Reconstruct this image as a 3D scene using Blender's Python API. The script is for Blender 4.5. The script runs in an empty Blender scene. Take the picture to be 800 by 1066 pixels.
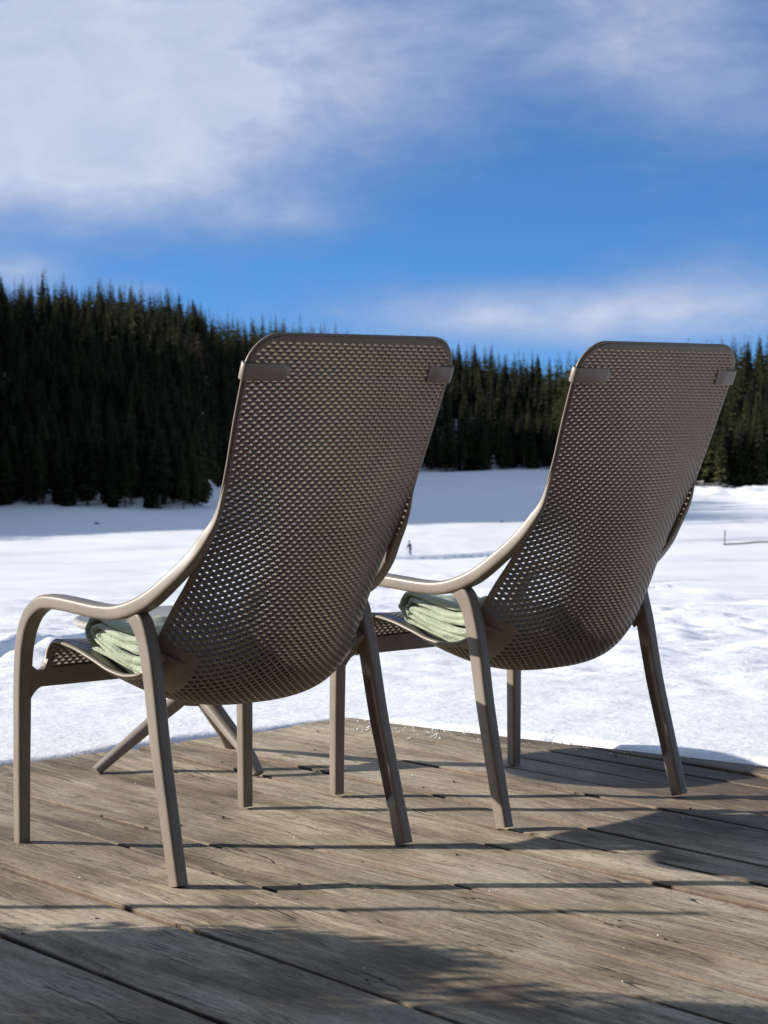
import bpy, bmesh, math, random
import numpy as np
from mathutils import Vector, Matrix, noise as mnoise

R = math.radians
random.seed(7); rng = np.random.default_rng(11)
scene = bpy.context.scene
COL = scene.collection

# ------------------------------------------------------------------ helpers
def link(o, parent=None):
    COL.objects.link(o)
    if parent is not None: o.parent = parent
    return o
def obj(name, mesh, mat=None, parent=None, smooth=True):
    if mat is not None:
        mesh.materials.clear(); mesh.materials.append(mat)
    if smooth:
        mesh.polygons.foreach_set('use_smooth', [True]*len(mesh.polygons))
    return link(bpy.data.objects.new(name, mesh), parent)
def mesh_from(name, V, F):
    m = bpy.data.meshes.new(name); m.from_pydata([tuple(map(float, v)) for v in V], [], F); m.update(); return m
def tag(o, label=None, cat=None, group=None, kind=None):
    if label: o['label'] = label
    if cat: o['category'] = cat
    if group: o['group'] = group
    if kind: o['kind'] = kind
    return o
def empty(name, loc, rz=0.0):
    o = bpy.data.objects.new(name, None); o.empty_display_size = .1
    o.location = loc; o.rotation_euler = (0, 0, rz); return link(o)
def copy_tree(o, parent=None):
    c = o.copy(); COL.objects.link(c)
    if parent is not None: c.parent = parent
    for ch in list(o.children): copy_tree(ch, c)
    return c
def catmull(A, t):
    n = len(A); i = min(int(t), n-2); f = t-i
    p0 = A[max(i-1, 0)]; p1 = A[i]; p2 = A[i+1]; p3 = A[min(i+2, n-1)]
    return .5*((2*p1)+(-p0+p2)*f+(2*p0-5*p1+4*p2-p3)*f*f+(-p0+3*p1-3*p2+p3)*f**3)
def resample(P, n):
    A = np.array(P, float); T = np.linspace(0, len(A)-1, n)
    return np.array([catmull(A, t) for t in T])
def superellipse(n, e):
    out = []
    for k in range(n):
        a = 2*math.pi*(k+.5)/n; c, s = math.cos(a), math.sin(a)
        out.append((math.copysign(abs(c)**(2/e), c), math.copysign(abs(s)**(2/e), s)))
    return out
def sweep(name, P, HA, HB, side=Vector((1, 0, 0)), n=20, e=3.0, warp=None, round_end=0):
    """tube along P; HA half width along `side`, HB half width across it"""
    P = [Vector(p) for p in P]; N = len(P); sec = superellipse(n, e); V = []; F = []
    for i, p in enumerate(P):
        t = (P[min(i+1, N-1)]-P[max(i-1, 0)]).normalized()
        b = t.cross(side).normalized(); s = b.cross(t).normalized()
        for (a, c) in sec:
            x, y = a*HA[i], c*HB[i]
            if warp: x, y = warp(i/(N-1), a, c, x, y, p)
            V.append(p+s*x+b*y)
    for i in range(N-1):
        for k in range(n):
            F.append((i*n+k, i*n+(k+1) % n, (i+1)*n+(k+1) % n, (i+1)*n+k))
    F.append(tuple(range(n))[::-1]); F.append(tuple((N-1)*n+k for k in range(n)))
    m = mesh_from(name, V, F)
    bm = bmesh.new(); bm.from_mesh(m); bmesh.ops.recalc_face_normals(bm, faces=bm.faces)
    # keep end caps crisp
    for f in bm.faces:
        f.smooth = True
    for f in [f for f in bm.faces if len(f.verts) > 4]:
        for ed in f.edges: ed.smooth = False
    bm.to_mesh(m); bm.free()
    return m
def evaluated(o):
    dg = bpy.context.evaluated_depsgraph_get(); dg.update()
    return bpy.data.meshes.new_from_object(o.evaluated_get(dg))

# ------------------------------------------------------------------ materials
def new_mat(name):
    m = bpy.data.materials.new(name); m.use_nodes = True
    nt = m.node_tree; b = nt.nodes['Principled BSDF']; return m, nt, b
class G:
    """small node graph helper"""
    def __init__(s, nt): s.nt = nt
    def n(s, t, **kw):
        nd = s.nt.nodes.new(t)
        for k, v in kw.items(): setattr(nd, k, v)
        return nd
    def put(s, sock, v):
        if isinstance(v, bpy.types.NodeSocket): s.nt.links.new(v, sock)
        elif v is not None: sock.default_value = v
    def math(s, op, a, b=None, c=None, clamp=False):
        nd = s.n('ShaderNodeMath', operation=op); nd.use_clamp = clamp
        s.put(nd.inputs[0], a)
        if b is not None: s.put(nd.inputs[1], b)
        if c is not None: s.put(nd.inputs[2], c)
        return nd.outputs[0]
    def noise(s, vec, scale, detail=4, rough=.55, dist=0):
        nd = s.n('ShaderNodeTexNoise'); s.put(nd.inputs['Vector'], vec)
        nd.inputs['Scale'].default_value = scale; nd.inputs['Detail'].default_value = detail
        nd.inputs['Roughness'].default_value = rough; nd.inputs['Distortion'].default_value = dist
        return nd.outputs['Fac']
    def mapping(s, vec, scale=(1, 1, 1), loc=(0, 0, 0), rot=(0, 0, 0)):
        nd = s.n('ShaderNodeMapping'); s.put(nd.inputs['Vector'], vec)
        nd.inputs['Scale'].default_value = scale; nd.inputs['Location'].default_value = loc; nd.inputs['Rotation'].default_value = rot
        return nd.outputs[0]
    def ramp(s, fac, stops):
        nd = s.n('ShaderNodeValToRGB'); s.put(nd.inputs[0], fac); cr = nd.color_ramp
        while len(cr.elements) < len(stops): cr.elements.new(.5)
        for el, (p, c) in zip(cr.elements, stops):
            el.position = p; el.color = (c[0], c[1], c[2], 1) if not isinstance(c, float) else (c, c, c, 1)
        return nd.outputs[0]
    def mix(s, fac, a, b, mode='MIX'):
        nd = s.n('ShaderNodeMix', data_type='RGBA', blend_type=mode)
        s.put(nd.inputs[0], fac)
        for sk, v in ((nd.inputs[6], a), (nd.inputs[7], b)):
            s.put(sk, (v[0], v[1], v[2], 1) if isinstance(v, tuple) and len(v) == 3 else v)
        return nd.outputs[2]
    def bump(s, h, strength, dist, normal=None):
        nd = s.n('ShaderNodeBump'); s.put(nd.inputs['Height'], h)
        nd.inputs['Strength'].default_value = strength; nd.inputs['Distance'].default_value = dist
        if normal is not None: s.put(nd.inputs['Normal'], normal)
        return nd.outputs[0]

def plastic(name, col, rough=.42, dust=.12):
    m, nt, b = new_mat(name); g = G(nt)
    tc = g.n('ShaderNodeTexCoord').outputs['Object']
    n1 = g.noise(tc, 9, 5, .6); n2 = g.noise(tc, 650, 2, .5)
    c = g.mix(g.ramp(n1, [(.35, 0.0), (.75, 1.0)]), tuple(x*(1-dust) for x in col), tuple(min(1, x*(1+dust)) for x in col))
    n3 = g.noise(g.mapping(tc, (1, 1, .35)), 55, 6, .7)
    c = g.mix(g.math('MULTIPLY', g.ramp(n3, [(.56, 0.0), (.72, 1.0)]), .22), c, tuple(min(1, x*1.5+.05) for x in col))
    g.put(b.inputs['Base Color'], c)
    g.put(b.inputs['Roughness'], g.math('MULTIPLY_ADD', n1, .18, rough-.09))
    g.put(b.inputs['Normal'], g.bump(n2, .12, .0006))
    b.inputs['Specular IOR Level'].default_value = .45
    return m
M_CHAIR = plastic('taupe_plastic', (.205, .170, .135), .38)
M_CHAIR_DK = plastic('dark_taupe_plastic', (.085, .072, .062))
M_STRAP = plastic('strap_rubber', (.25, .205, .170), .42, .05)
M_TABLE = plastic('table_taupe', (.235, .20, .17), .45)
M_TABLETOP = plastic('tabletop_pale', (.36, .335, .30), .38, .05)

def towel_mat():
    m, nt, b = new_mat('sage_towel'); g = G(nt)
    tc = g.n('ShaderNodeTexCoord').outputs['Object']
    n = g.noise(tc, 260, 3, .6); n1 = g.noise(tc, 22, 3)
    g.put(b.inputs['Base Color'], g.mix(n1, (.37, .43, .31), (.46, .52, .39)))
    b.inputs['Roughness'].default_value = .95; b.inputs['Specular IOR Level'].default_value = .1
    b.inputs['Sheen Weight'].default_value = .25
    rib = g.n('ShaderNodeTexWave'); g.put(rib.inputs['Vector'], tc); rib.bands_direction = 'X'; rib.inputs['Scale'].default_value = 48; rib.inputs['Distortion'].default_value = 1.2; rib.inputs['Detail'].default_value = 2
    g.put(b.inputs['Normal'], g.bump(n, 1.0, .003, g.bump(rib.outputs['Fac'], .5, .002, g.bump(n1, .6, .008))))
    return m
M_TOWEL = towel_mat()

def snow_mat():
    m, nt, b = new_mat('snow'); g = G(nt)
    tc = g.n('ShaderNodeTexCoord').outputs['Object']
    fine = g.noise(tc, 34, 5, .62); mid = g.noise(g.mapping(tc, (1, 1.5, 1)), 5, 6, .6); big = g.noise(tc, .35, 5, .6)
    g.put(b.inputs['Base Color'], g.mix(g.ramp(big, [(.35, 0.0), (.7, 1.0)]), (.86, .87, .885), (.90, .905, .91)))
    b.inputs['Roughness'].default_value = .75; b.inputs['Specular IOR Level'].default_value = .25
    g.put(b.inputs['Normal'], g.bump(fine, .28, .012, g.bump(mid, .24, .06)))
    return m
M_SNOW = snow_mat()

def wood_mat():
    m, nt, b = new_mat('weathered_planks'); g = G(nt)
    uv = g.n('ShaderNodeUVMap').outputs[0]
    at = g.n('ShaderNodeAttribute'); at.attribute_name = 'tone'; tone = at.outputs['Fac']
    warp = g.noise(g.mapping(uv, (1.2, 5, 1)), 1.6, 3, .5)
    sep = g.n('ShaderNodeSeparateXYZ'); g.put(sep.inputs[0], uv)
    cmb = g.n('ShaderNodeCombineXYZ')
    g.put(cmb.inputs[0], sep.outputs[0]); g.put(cmb.inputs[1], g.math('MULTIPLY_ADD', warp, .085, sep.outputs[1]))
    g.put(cmb.inputs[2], g.math('MULTIPLY', tone, 7.0))
    v = cmb.outputs[0]
    grain = g.noise(g.mapping(v, (4.0, 85, 1)), 1, 8, .72)
    fine = g.noise(g.mapping(v, (22, 380, 1)), 1, 5, .75)
    speck = g.noise(v, 95, 4, .7)
    streak = g.noise(g.mapping(v, (1.3, 19, 1)), 1, 7, .66)
    blot = g.noise(g.mapping(v, (2.6, 7.5, 1)), 1, 8, .68)
    crackn = g.noise(g.mapping(v, (1.6, 42, 1), loc=(3, 9, 0)), 1, 4, .55)
    crack = g.ramp(g.math('ABSOLUTE', g.math('SUBTRACT', crackn, .5)), [(.0, 1.0), (.010, .0)])
    cmask = g.ramp(g.noise(g.mapping(v, (3.2, 11, 1), loc=(7, 1, 0)), 1, 3), [(.50, 0.0), (.58, 1.0)])
    crack = g.math('MULTIPLY', crack, cmask)
    split = g.ramp(g.math('ABSOLUTE', g.math('SUBTRACT', g.noise(g.mapping(v, (.9, 13, 1), loc=(1, 4, 2)), 1, 3, .4), .5)), [(.0, 1.0), (.006, .0)])
    split = g.math('MULTIPLY', split, g.ramp(g.noise(g.mapping(v, (1.1, 3, 1), loc=(2, 2, 5)), 1, 2), [(.52, 0.0), (.56, 1.0)]))
    vor = g.n('ShaderNodeTexVoronoi'); g.put(vor.inputs['Vector'], g.mapping(v, (2.0, 5.5, 1))); vor.inputs['Scale'].default_value = 1
    knot = g.ramp(g.math('ADD', vor.outputs['Distance'], g.math('MULTIPLY', speck, .08)), [(.0, 1.0), (.11, .6), (.15, .0)])
    c = g.mix(g.ramp(grain, [(.30, 0.0), (.70, 1.0)]), (.25, .188, .118), (.80, .665, .465))
    c = g.mix(g.ramp(streak, [(.38, .85), (.60, 0.0)]), c, (.33, .25, .168))
    c = g.mix(g.math('MULTIPLY', g.ramp(blot, [(.46, 0.0), (.66, 1.0)]), .6), c, (.80, .69, .53))
    c = g.mix(g.math('MULTIPLY', g.ramp(blot, [(.30, 1.0), (.46, 0.0)]), .75), c, (.095, .064, .042))
    c = g.mix(g.math('MULTIPLY', g.ramp(fine, [(.34, 1.0), (.52, 0.0)]), .55), c, (.13, .10, .072))
    c = g.mix(g.math('MULTIPLY', g.ramp(speck, [(.34, 1.0), (.46, 0.0)]), .45), c, (.11, .085, .062))
    c = g.mix(g.math('MULTIPLY', knot, .85), c, (.045, .032, .022))
    crack = g.math('MAXIMUM', crack, split)
    c = g.mix(g.math('MULTIPLY', crack, .92), c, (.018, .013, .010))
    c = g.mix(1.0, c, g.ramp(tone, [(0, .70), (.5, .92), (1, 1.10)]), 'MULTIPLY')
    shade_attr = g.n('ShaderNodeAttribute'); shade_attr.attribute_name = 'shade_blotch'; w = shade_attr.outputs['Fac']
    c = g.mix(w, c, g.mix(1.0, c, (.30, .25, .21), 'MULTIPLY'))  # darkens the boards where edge and seam shade is painted in
    g.put(b.inputs['Base Color'], c)
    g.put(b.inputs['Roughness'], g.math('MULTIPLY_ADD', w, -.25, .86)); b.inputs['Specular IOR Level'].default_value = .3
    h = g.math('ADD', g.math('MULTIPLY', grain, .9), g.math('MULTIPLY_ADD', fine, .5, g.math('MULTIPLY', speck, .35)))
    h = g.math('SUBTRACT', h, g.math('MULTIPLY', crack, 1.5))
    g.put(b.inputs['Normal'], g.bump(h, .75, .005, g.bump(streak, .6, .016)))
    return m
M_WOOD = wood_mat()

def foliage_mat(name, a, bcol):
    m, nt, b = new_mat(name); g = G(nt)
    oi = g.n('ShaderNodeObjectInfo').outputs['Random']
    geo = g.n('ShaderNodeNewGeometry').outputs['Position']
    n = g.noise(geo, .45, 4, .6); n2 = g.noise(geo, .06, 2, .5)
    f = g.math('MULTIPLY_ADD', n2, 1.2, g.math('MULTIPLY_ADD', oi, .5, g.math('MULTIPLY_ADD', n, .6, -.75)), clamp=True)
    g.put(b.inputs['Base Color'], g.mix(f, a, bcol))
    b.inputs['Roughness'].default_value = .8; b.inputs['Specular IOR Level'].default_value = .15
    return m
M_SPRUCE = foliage_mat('spruce_needles', (.008, .011, .005), (.058, .060, .022))
M_LARCH = foliage_mat('bare_larch_twigs', (.085, .055, .035), (.12, .08, .045))
M_BARK = plastic('spruce_bark', (.10, .082, .068), .9, .3)
M_DARK = plastic('dark_cloth', (.03, .045, .11), .8)
M_GREYC = plastic('grey_trousers', (.16, .19, .26), .8)
M_SKIN = plastic('skin', (.5, .33, .25), .6)
M_STAKE = plastic('dark_wood_stake', (.07, .06, .05), .8)
M_ROCK = plastic('dark_rock', (.09, .085, .08), .85, .3)

# ------------------------------------------------------------------ camera
CAM_H = .8451
FPX = 2098.57
cam_d = bpy.data.cameras.new('camera'); cam = link(bpy.data.objects.new('camera', cam_d))
cam_d.sensor_fit = 'HORIZONTAL'; cam_d.sensor_width = 36; cam_d.lens = FPX/800*36
cam_d.clip_start = .05; cam_d.clip_end = 6000
pitch, roll = .043528, -.009287
fw = Vector((0, math.cos(pitch), -math.sin(pitch))); up = Vector((0, math.sin(pitch), math.cos(pitch))); rt = Vector((1, 0, 0))
cr, sr = math.cos(roll), math.sin(roll)
# image u = x cr - v sr ; v = x sr + v cr  (v down)
rt2 = rt*cr + up*(sr)
rt2 = (rt*cr - (-up)*sr); up2 = -((rt*sr) + (-up)*cr)
cam.matrix_world = Matrix(((rt2.x, up2.x, -fw.x, 0), (rt2.y, up2.y, -fw.y, 0), (rt2.z, up2.z, -fw.z, CAM_H), (0, 0, 0, 1)))
cam_d.dof.use_dof = True; cam_d.dof.focus_distance = 4.1; cam_d.dof.aperture_fstop = 19
scene.camera = cam
def project(x, y, z):
    d = Vector((x, y, z-CAM_H)); dd = d.dot(fw)
    return 400+FPX*d.dot(rt2)/dd, 533-FPX*d.dot(up2)/dd

# ------------------------------------------------------------------ light
SUN_DIR = Vector((-1, .075, 0)).normalized(); ELEV = R(18.8)
sd = Vector((SUN_DIR.x*math.cos(ELEV), SUN_DIR.y*math.cos(ELEV), math.sin(ELEV)))
sun_d = bpy.data.lights.new('sun', 'SUN'); sun_d.energy = 5.0; sun_d.angle = R(.55); sun_d.color = (1, .93, .84)
sun = link(bpy.data.objects.new('sun', sun_d)); sun.rotation_euler = sd.to_track_quat('Z', 'Y').to_euler()
sun.location = (-8, 2, 8)
world = bpy.data.worlds.new('World'); scene.world = world; world.use_nodes = True
nt = world.node_tree; g = G(nt); bg = nt.nodes['Background']
tc = g.n('ShaderNodeTexCoord').outputs['Generated']
sep = g.n('ShaderNodeSeparateXYZ'); g.put(sep.inputs[0], tc)
X, Y, Z = sep.outputs
cmb = g.n('ShaderNodeCombineXYZ'); g.put(cmb.inputs[0], X); g.put(cmb.inputs[1], Y)
g.put(cmb.inputs[2], g.math('MULTIPLY_ADD', Z, 2.2, .16))
nrm = g.n('ShaderNodeVectorMath', operation='NORMALIZE'); g.put(nrm.inputs[0], cmb.outputs[0])
sky = g.n('ShaderNodeTexSky', sky_type='NISHITA'); sky.sun_disc = False
sky.sun_elevation = ELEV; sky.sun_rotation = math.atan2(SUN_DIR.x, SUN_DIR.y)
sky.altitude = 1500; sky.air_density = 1.0; sky.dust_density = .15; sky.ozone_density = 2.5
g.put(sky.inputs[0], nrm.outputs[0])
az = g.math('DEGREES', g.math('ARCTAN2', X, Y)); el = g.math('DEGREES', g.math('ARCSINE', Z))
def px_az(px): return math.degrees(math.atan((px-400)/FPX))
def px_el(v): return math.degrees(math.atan((441-v)/FPX))
wc = g.n('ShaderNodeCombineXYZ'); g.put(wc.inputs[0], g.math('MULTIPLY', az, .16)); g.put(wc.inputs[1], g.math('MULTIPLY', el, .27))
wn = g.noise(wc.outputs[0], 1.25, 7, .56, .35); wn2 = g.noise(g.mapping(wc.outputs[0], loc=(5, 3, 1)), .55, 4, .5)
wisp = g.noise(g.mapping(wc.outputs[0], (1, 1.6, 1), loc=(2, 8, 0)), 3.5, 8, .6, .2)
def blob(px, v, sx, sy, amp):
    a = g.math('POWER', g.math('DIVIDE', g.math('SUBTRACT', az, px_az(px)), sx*.0273), 2)
    e = g.math('POWER', g.math('DIVIDE', g.math('SUBTRACT', el, px_el(v)), sy*.0273), 2)
    return g.math('MULTIPLY', g.math('EXPONENT', g.math('MULTIPLY', g.math('ADD', a, e), -1)), amp)
dens = None
for b_ in [(100, 70, 270, 135, 1.5), (40, 190, 190, 55, .55), (290, 225, 80, 28, .35), (400, 110, 150, 80, .22),
           (590, 330, 250, 34, 1.0), (740, 305, 130, 50, .4), (20, 285, 60, 22, .55), (150, 300, 40, 12, .35), (640, 20, 240, 85, .68), (780, 110, 130, 90, .4)]:
    o_ = blob(*b_); dens = o_ if dens is None else g.math('ADD', dens, o_)
d1 = g.math('MULTIPLY', dens, g.math('MULTIPLY_ADD', wn, 1.35, .22))
d1 = g.math('ADD', d1, g.math('MULTIPLY_ADD', wisp, .34, -.17))
fac = g.ramp(d1, [(.10, 0.0), (.50, .40), (1.45, .92)])
shade = g.noise(g.mapping(wc.outputs[0], loc=(9, 2, 4)), 2.2, 7, .6, .4)
ccol = g.mix(g.math('MULTIPLY', g.ramp(d1, [(.2, 0.0), (1.1, 1.0)]), g.ramp(shade, [(.25, .55), (.70, 1.0)])), (1.7, 2.0, 3.0), (3.45, 3.8, 4.6))
# brighter broken cloud over the rest of the sky
away = g.math('MAXIMUM', g.ramp(g.math('ABSOLUTE', g.math('DIVIDE', az, 180)), [(.09, 0.0), (.16, 1.0)]), g.ramp(g.math('DIVIDE', el, 90), [(.17, 0.0), (.30, 1.0)]))
on = g.noise(tc, 2.3, 6, .55, .3)
of = g.math('MULTIPLY', away, g.ramp(on, [(.36, .15), (.60, .92)]))
skyt = g.mix(1.0, sky.outputs[0], (.50, .84, 1.10), 'MULTIPLY')
final = g.mix(of, g.mix(fac, skyt, ccol), (2.0, 2.4, 3.1))
g.put(bg.inputs['Color'], final); bg.inputs['Strength'].default_value = .13

vs = scene.view_settings; vs.view_transform = 'Standard'; vs.look = 'None'; vs.gamma = 1; vs.exposure = .56; vs.use_curve_mapping = False

# ------------------------------------------------------------------ terrain
PROF = [(-200, 6), (-20, .6), (-2, .0), (5.4, .0), (8, -.05), (12, -.3), (20, -.88), (40, -2.34), (80, -5.1), (140, -9), (238, -14.8), (320, -16.1), (400, -15.7), (500, -14.4), (600, -13.1), (700, -12.2), (900, -11), (4000, -8)]
def warpY(y): return np.sign(y)*np.log1p(np.abs(y)/4)
_pw = warpY(np.array([p[0] for p in PROF])); _pz = np.array([p[1] for p in PROF])
_tt = np.linspace(_pw[0], _pw[-1], 1200); _zz = np.interp(_tt, _pw, _pz)
_k = np.hanning(31); _k /= _k.sum(); _zz = np.convolve(np.pad(_zz, 15, 'edge'), _k, 'valid')
def prof(y): return np.interp(warpY(y), _tt, _zz)
K = np.array((-.10, 5.77)); N1 = np.array((.643, .766)); N2 = np.array((-.660, .751))
def deck_dist(x, y):
    return np.maximum((x-K[0])*N1[0]+(y-K[1])*N1[1], (x-K[0])*N2[0]+(y-K[1])*N2[1])
def vnoise(x, y, seed):
    xi = np.floor(x).astype(int); yi = np.floor(y).astype(int); fx = x-xi; fy = y-yi
    def h(a, b):
        v = (a*374761393 + b*668265263 + seed*1442695041) & 0xffffffff
        v = ((v ^ (v >> 13))*1274126177) & 0xffffffff
        return ((v ^ (v >> 16)) & 0xffff)/65535.
    u = fx*fx*(3-2*fx); w = fy*fy*(3-2*fy)
    return (h(xi, yi)*(1-u)+h(xi+1, yi)*u)*(1-w)+(h(xi, yi+1)*(1-u)+h(xi+1, yi+1)*u)*w
def fbm(x, y, seed, o=4, r=.5):
    s = 0; a = 1; t = 0
    for i in range(o):
        s = s+a*vnoise(x*2**i+i*17.3, y*2**i-i*9.1, seed+i); t += a; a *= r
    return s/t
def sstep(a, b, x):
    t = np.clip((x-a)/(b-a), 0, 1); return t*t*(3-2*t)
# front line of the forest, by azimuth in pixels of the photo
FL_PX = [-9000, -900, -500, -150, -60, -10, 205, 222, 250, 330, 440, 560, 640, 700, 730, 800, 1000, 9000]
FL_Y = [300, 318, 318, 316, 330, 402, 392, 470, 490, 545, 600, 600, 545, 470, 466, 466, 440, 420]
def front_y(x, y): return np.interp(400+FPX*x/np.maximum(y, 1), FL_PX, FL_Y)
def hill(x, y):
    px = 400+FPX*x/np.maximum(y, 60)
    into = np.maximum(y-front_y(x, y), 0)
    rise = np.interp(px, [-9000, -900, -120, 0, 100, 200, 300, 400, 480, 560, 700, 800, 1000, 9000], [47, 47, 47, 46.5, 43, 37, 35, 30.5, 25.5, 20.5, 15.5, 20, 31, 40])
    run = np.interp(px, [-900, -120, -30, 0, 300, 480, 700, 800], [60, 60, 220, 250, 190, 130, 120, 130])
    return rise*sstep(0, 1, np.clip(into/run, 0, 1)**.9)*1.0
def terrain(x, y):
    x = np.asarray(x, float); y = np.asarray(y, float)
    z = prof(y)
    d = deck_dist(x, y)
    # gentle undulation
    z = z + (fbm(x/9, y/14, 3, 3)-.5)*.5*sstep(12, 40, y) + (fbm(x/60, y/80, 5, 3)-.5)*2.2*sstep(100, 220, y)
    z = z + (fbm(x/2.1, y/2.8, 8, 3)-.5)*.09*sstep(.5, 4, d)
    # trampled and wind-packed crust close by
    lump = fbm(x/.42, y/.55, 21, 4, .55)
    z = z + (np.maximum(lump-.46, -.05))*.10*sstep(.9, 3.0, d)*(1-sstep(30, 60, y))
    z = z + (fbm(x/.11, y/.14, 31, 3)-.5)*.026*sstep(.15, 1.6, d)*(1-sstep(14, 22, y))
    z = z + (fbm(x/.5, y/.5, 41, 2)-.5)*.016*sstep(0, .4, d)
    # tracks
    for (x0, y0, x1, y1, w, dep) in TRACKS:
        L = math.hypot(x1-x0, y1-y0); ux, uy = (x1-x0)/L, (y1-y0)/L
        s = (x-x0)*ux+(y-y0)*uy; q = -(x-x0)*uy+(y-y0)*ux + np.sin(s/L*7)*w*.8
        m = np.exp(-(q/w)**2)*sstep(-.05*L, .05*L, s)*(1-sstep(.95*L, 1.05*L, s))
        z = z - dep*m + dep*.6*np.exp(-((q-1.7*w)/w)**2)*(m > -1)*sstep(-.05*L, .05*L, s)*(1-sstep(.95*L, 1.05*L, s))
    # snow mounds at the right in front of the trees
    for (mx, my, mr, mh) in MOUNDS:
        z = z + mh*np.exp(-(((x-mx)/mr)**2+((y-my)/(mr*1.4))**2))*(.6+.8*fbm(x/3, y/4, 77, 3))
    z = z + hill(x, y)
    # snow edge at the deck
    edge = sstep(-.10, .05, d + (fbm(x/.16, y/.16, 55, 3)-.5)*.13 + (fbm(x/.6, y/.6, 57, 2)-.5)*.06)
    z = np.where(d < 1, z*edge + (1-edge)*(-.16) + edge*.006, z)
    z = np.where(d < -.35, -.30, z)
    return z
def at_px(px, Y): return (px-400)/FPX*Y
TRACKS = [(-1.62, 7.6, -1.25, 10.2, .035, .03), (-1, 221, 26, 262, 1.1, .55), (-60, 205, -2, 232, 1.2, .5), (30, 190, 80, 232, 1.1, .5), (-45, 150, 10, 176, .8, .4),
          (-60, 250, -10, 270, 1.4, .55), (10, 120, 40, 150, .6, .3), (-30, 100, 2, 128, .5, .3), (20, 260, 90, 320, 1.5, .6), (-8, 60, 12, 84, .3, .16), (0, 40, 9, 52, .25, .12), (40, 330, 95, 372, 1.6, .6),
          (-30, 172, 30, 190, .5, .3), (-29, 175, 31, 193, .5, .3), (-14, 92, 18, 101, .25, .16), (-14, 94, 18, 103, .25, .16), (-10, 70, 16, 66, .2, .12), (5, 140, 50, 128, .5, .3), (-60, 285, 60, 300, .9, .4), (4, 33, 9, 44, .12, .08), (-6, 28, 5, 31, .1, .07)]
MOUNDS = [(74, 425, 11, 2.0), (64, 435, 8, 1.6), (88, 415, 13, 2.4), (100, 440, 12, 3), (60, 410, 10, 1.0), (80, 400, 7, .9)]
def axis(segs):
    out = [segs[0][0]]
    for a, b, st in segs:
        n = max(1, int(round((b-a)/st))); out += list(np.linspace(a, b, n+1)[1:])
    return np.array(out)
ys = axis([(-3000, -200, 400), (-200, -10, 20), (-10, 2, 1.5), (2, 4.4, .3), (4.4, 9, .032), (9, 16, .06), (16, 28, .13), (28, 60, .4), (60, 700, 2.2), (700, 1200, 40), (1200, 4000, 350)])
xs = axis([(-3000, -600, 300), (-600, -160, 20), (-160, -13, 1.8), (-13, -5, .4), (-5, -1.9, .12), (-1.9, 1.9, .034), (1.9, 5, .12), (5, 13, .4), (13, 160, 1.8), (160, 600, 20), (600, 3000, 300)])
XX, YY = np.meshgrid(xs, ys); ZZ = terrain(XX, YY)
nx, ny = len(xs), len(ys)
co = np.stack([XX, YY, ZZ], -1).reshape(-1, 3)
ii = np.arange(nx*ny).reshape(ny, nx)
fc = np.stack([ii[:-1, :-1], ii[:-1, 1:], ii[1:, 1:], ii[1:, :-1]], -1).reshape(-1, 4)
def np_mesh(name, co, faces):
    m = bpy.data.meshes.new(name); k = faces.shape[1]
    m.vertices.add(len(co)); m.vertices.foreach_set('co', co.astype(np.float32).ravel())
    m.loops.add(faces.size); m.loops.foreach_set('vertex_index', faces.astype(np.int32).ravel())
    m.polygons.add(len(faces)); m.polygons.foreach_set('loop_start', np.arange(0, faces.size, k, dtype=np.int32))
    m.polygons.foreach_set('loop_total', np.full(len(faces), k, dtype=np.int32))
    m.update(calc_edges=True); m.validate(); return m
tag(obj('snow_ground', np_mesh('snow_ground', co, fc), M_SNOW), kind='structure')
def tz(x, y): return float(terrain(np.array([x]), np.array([y]))[0])

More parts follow.
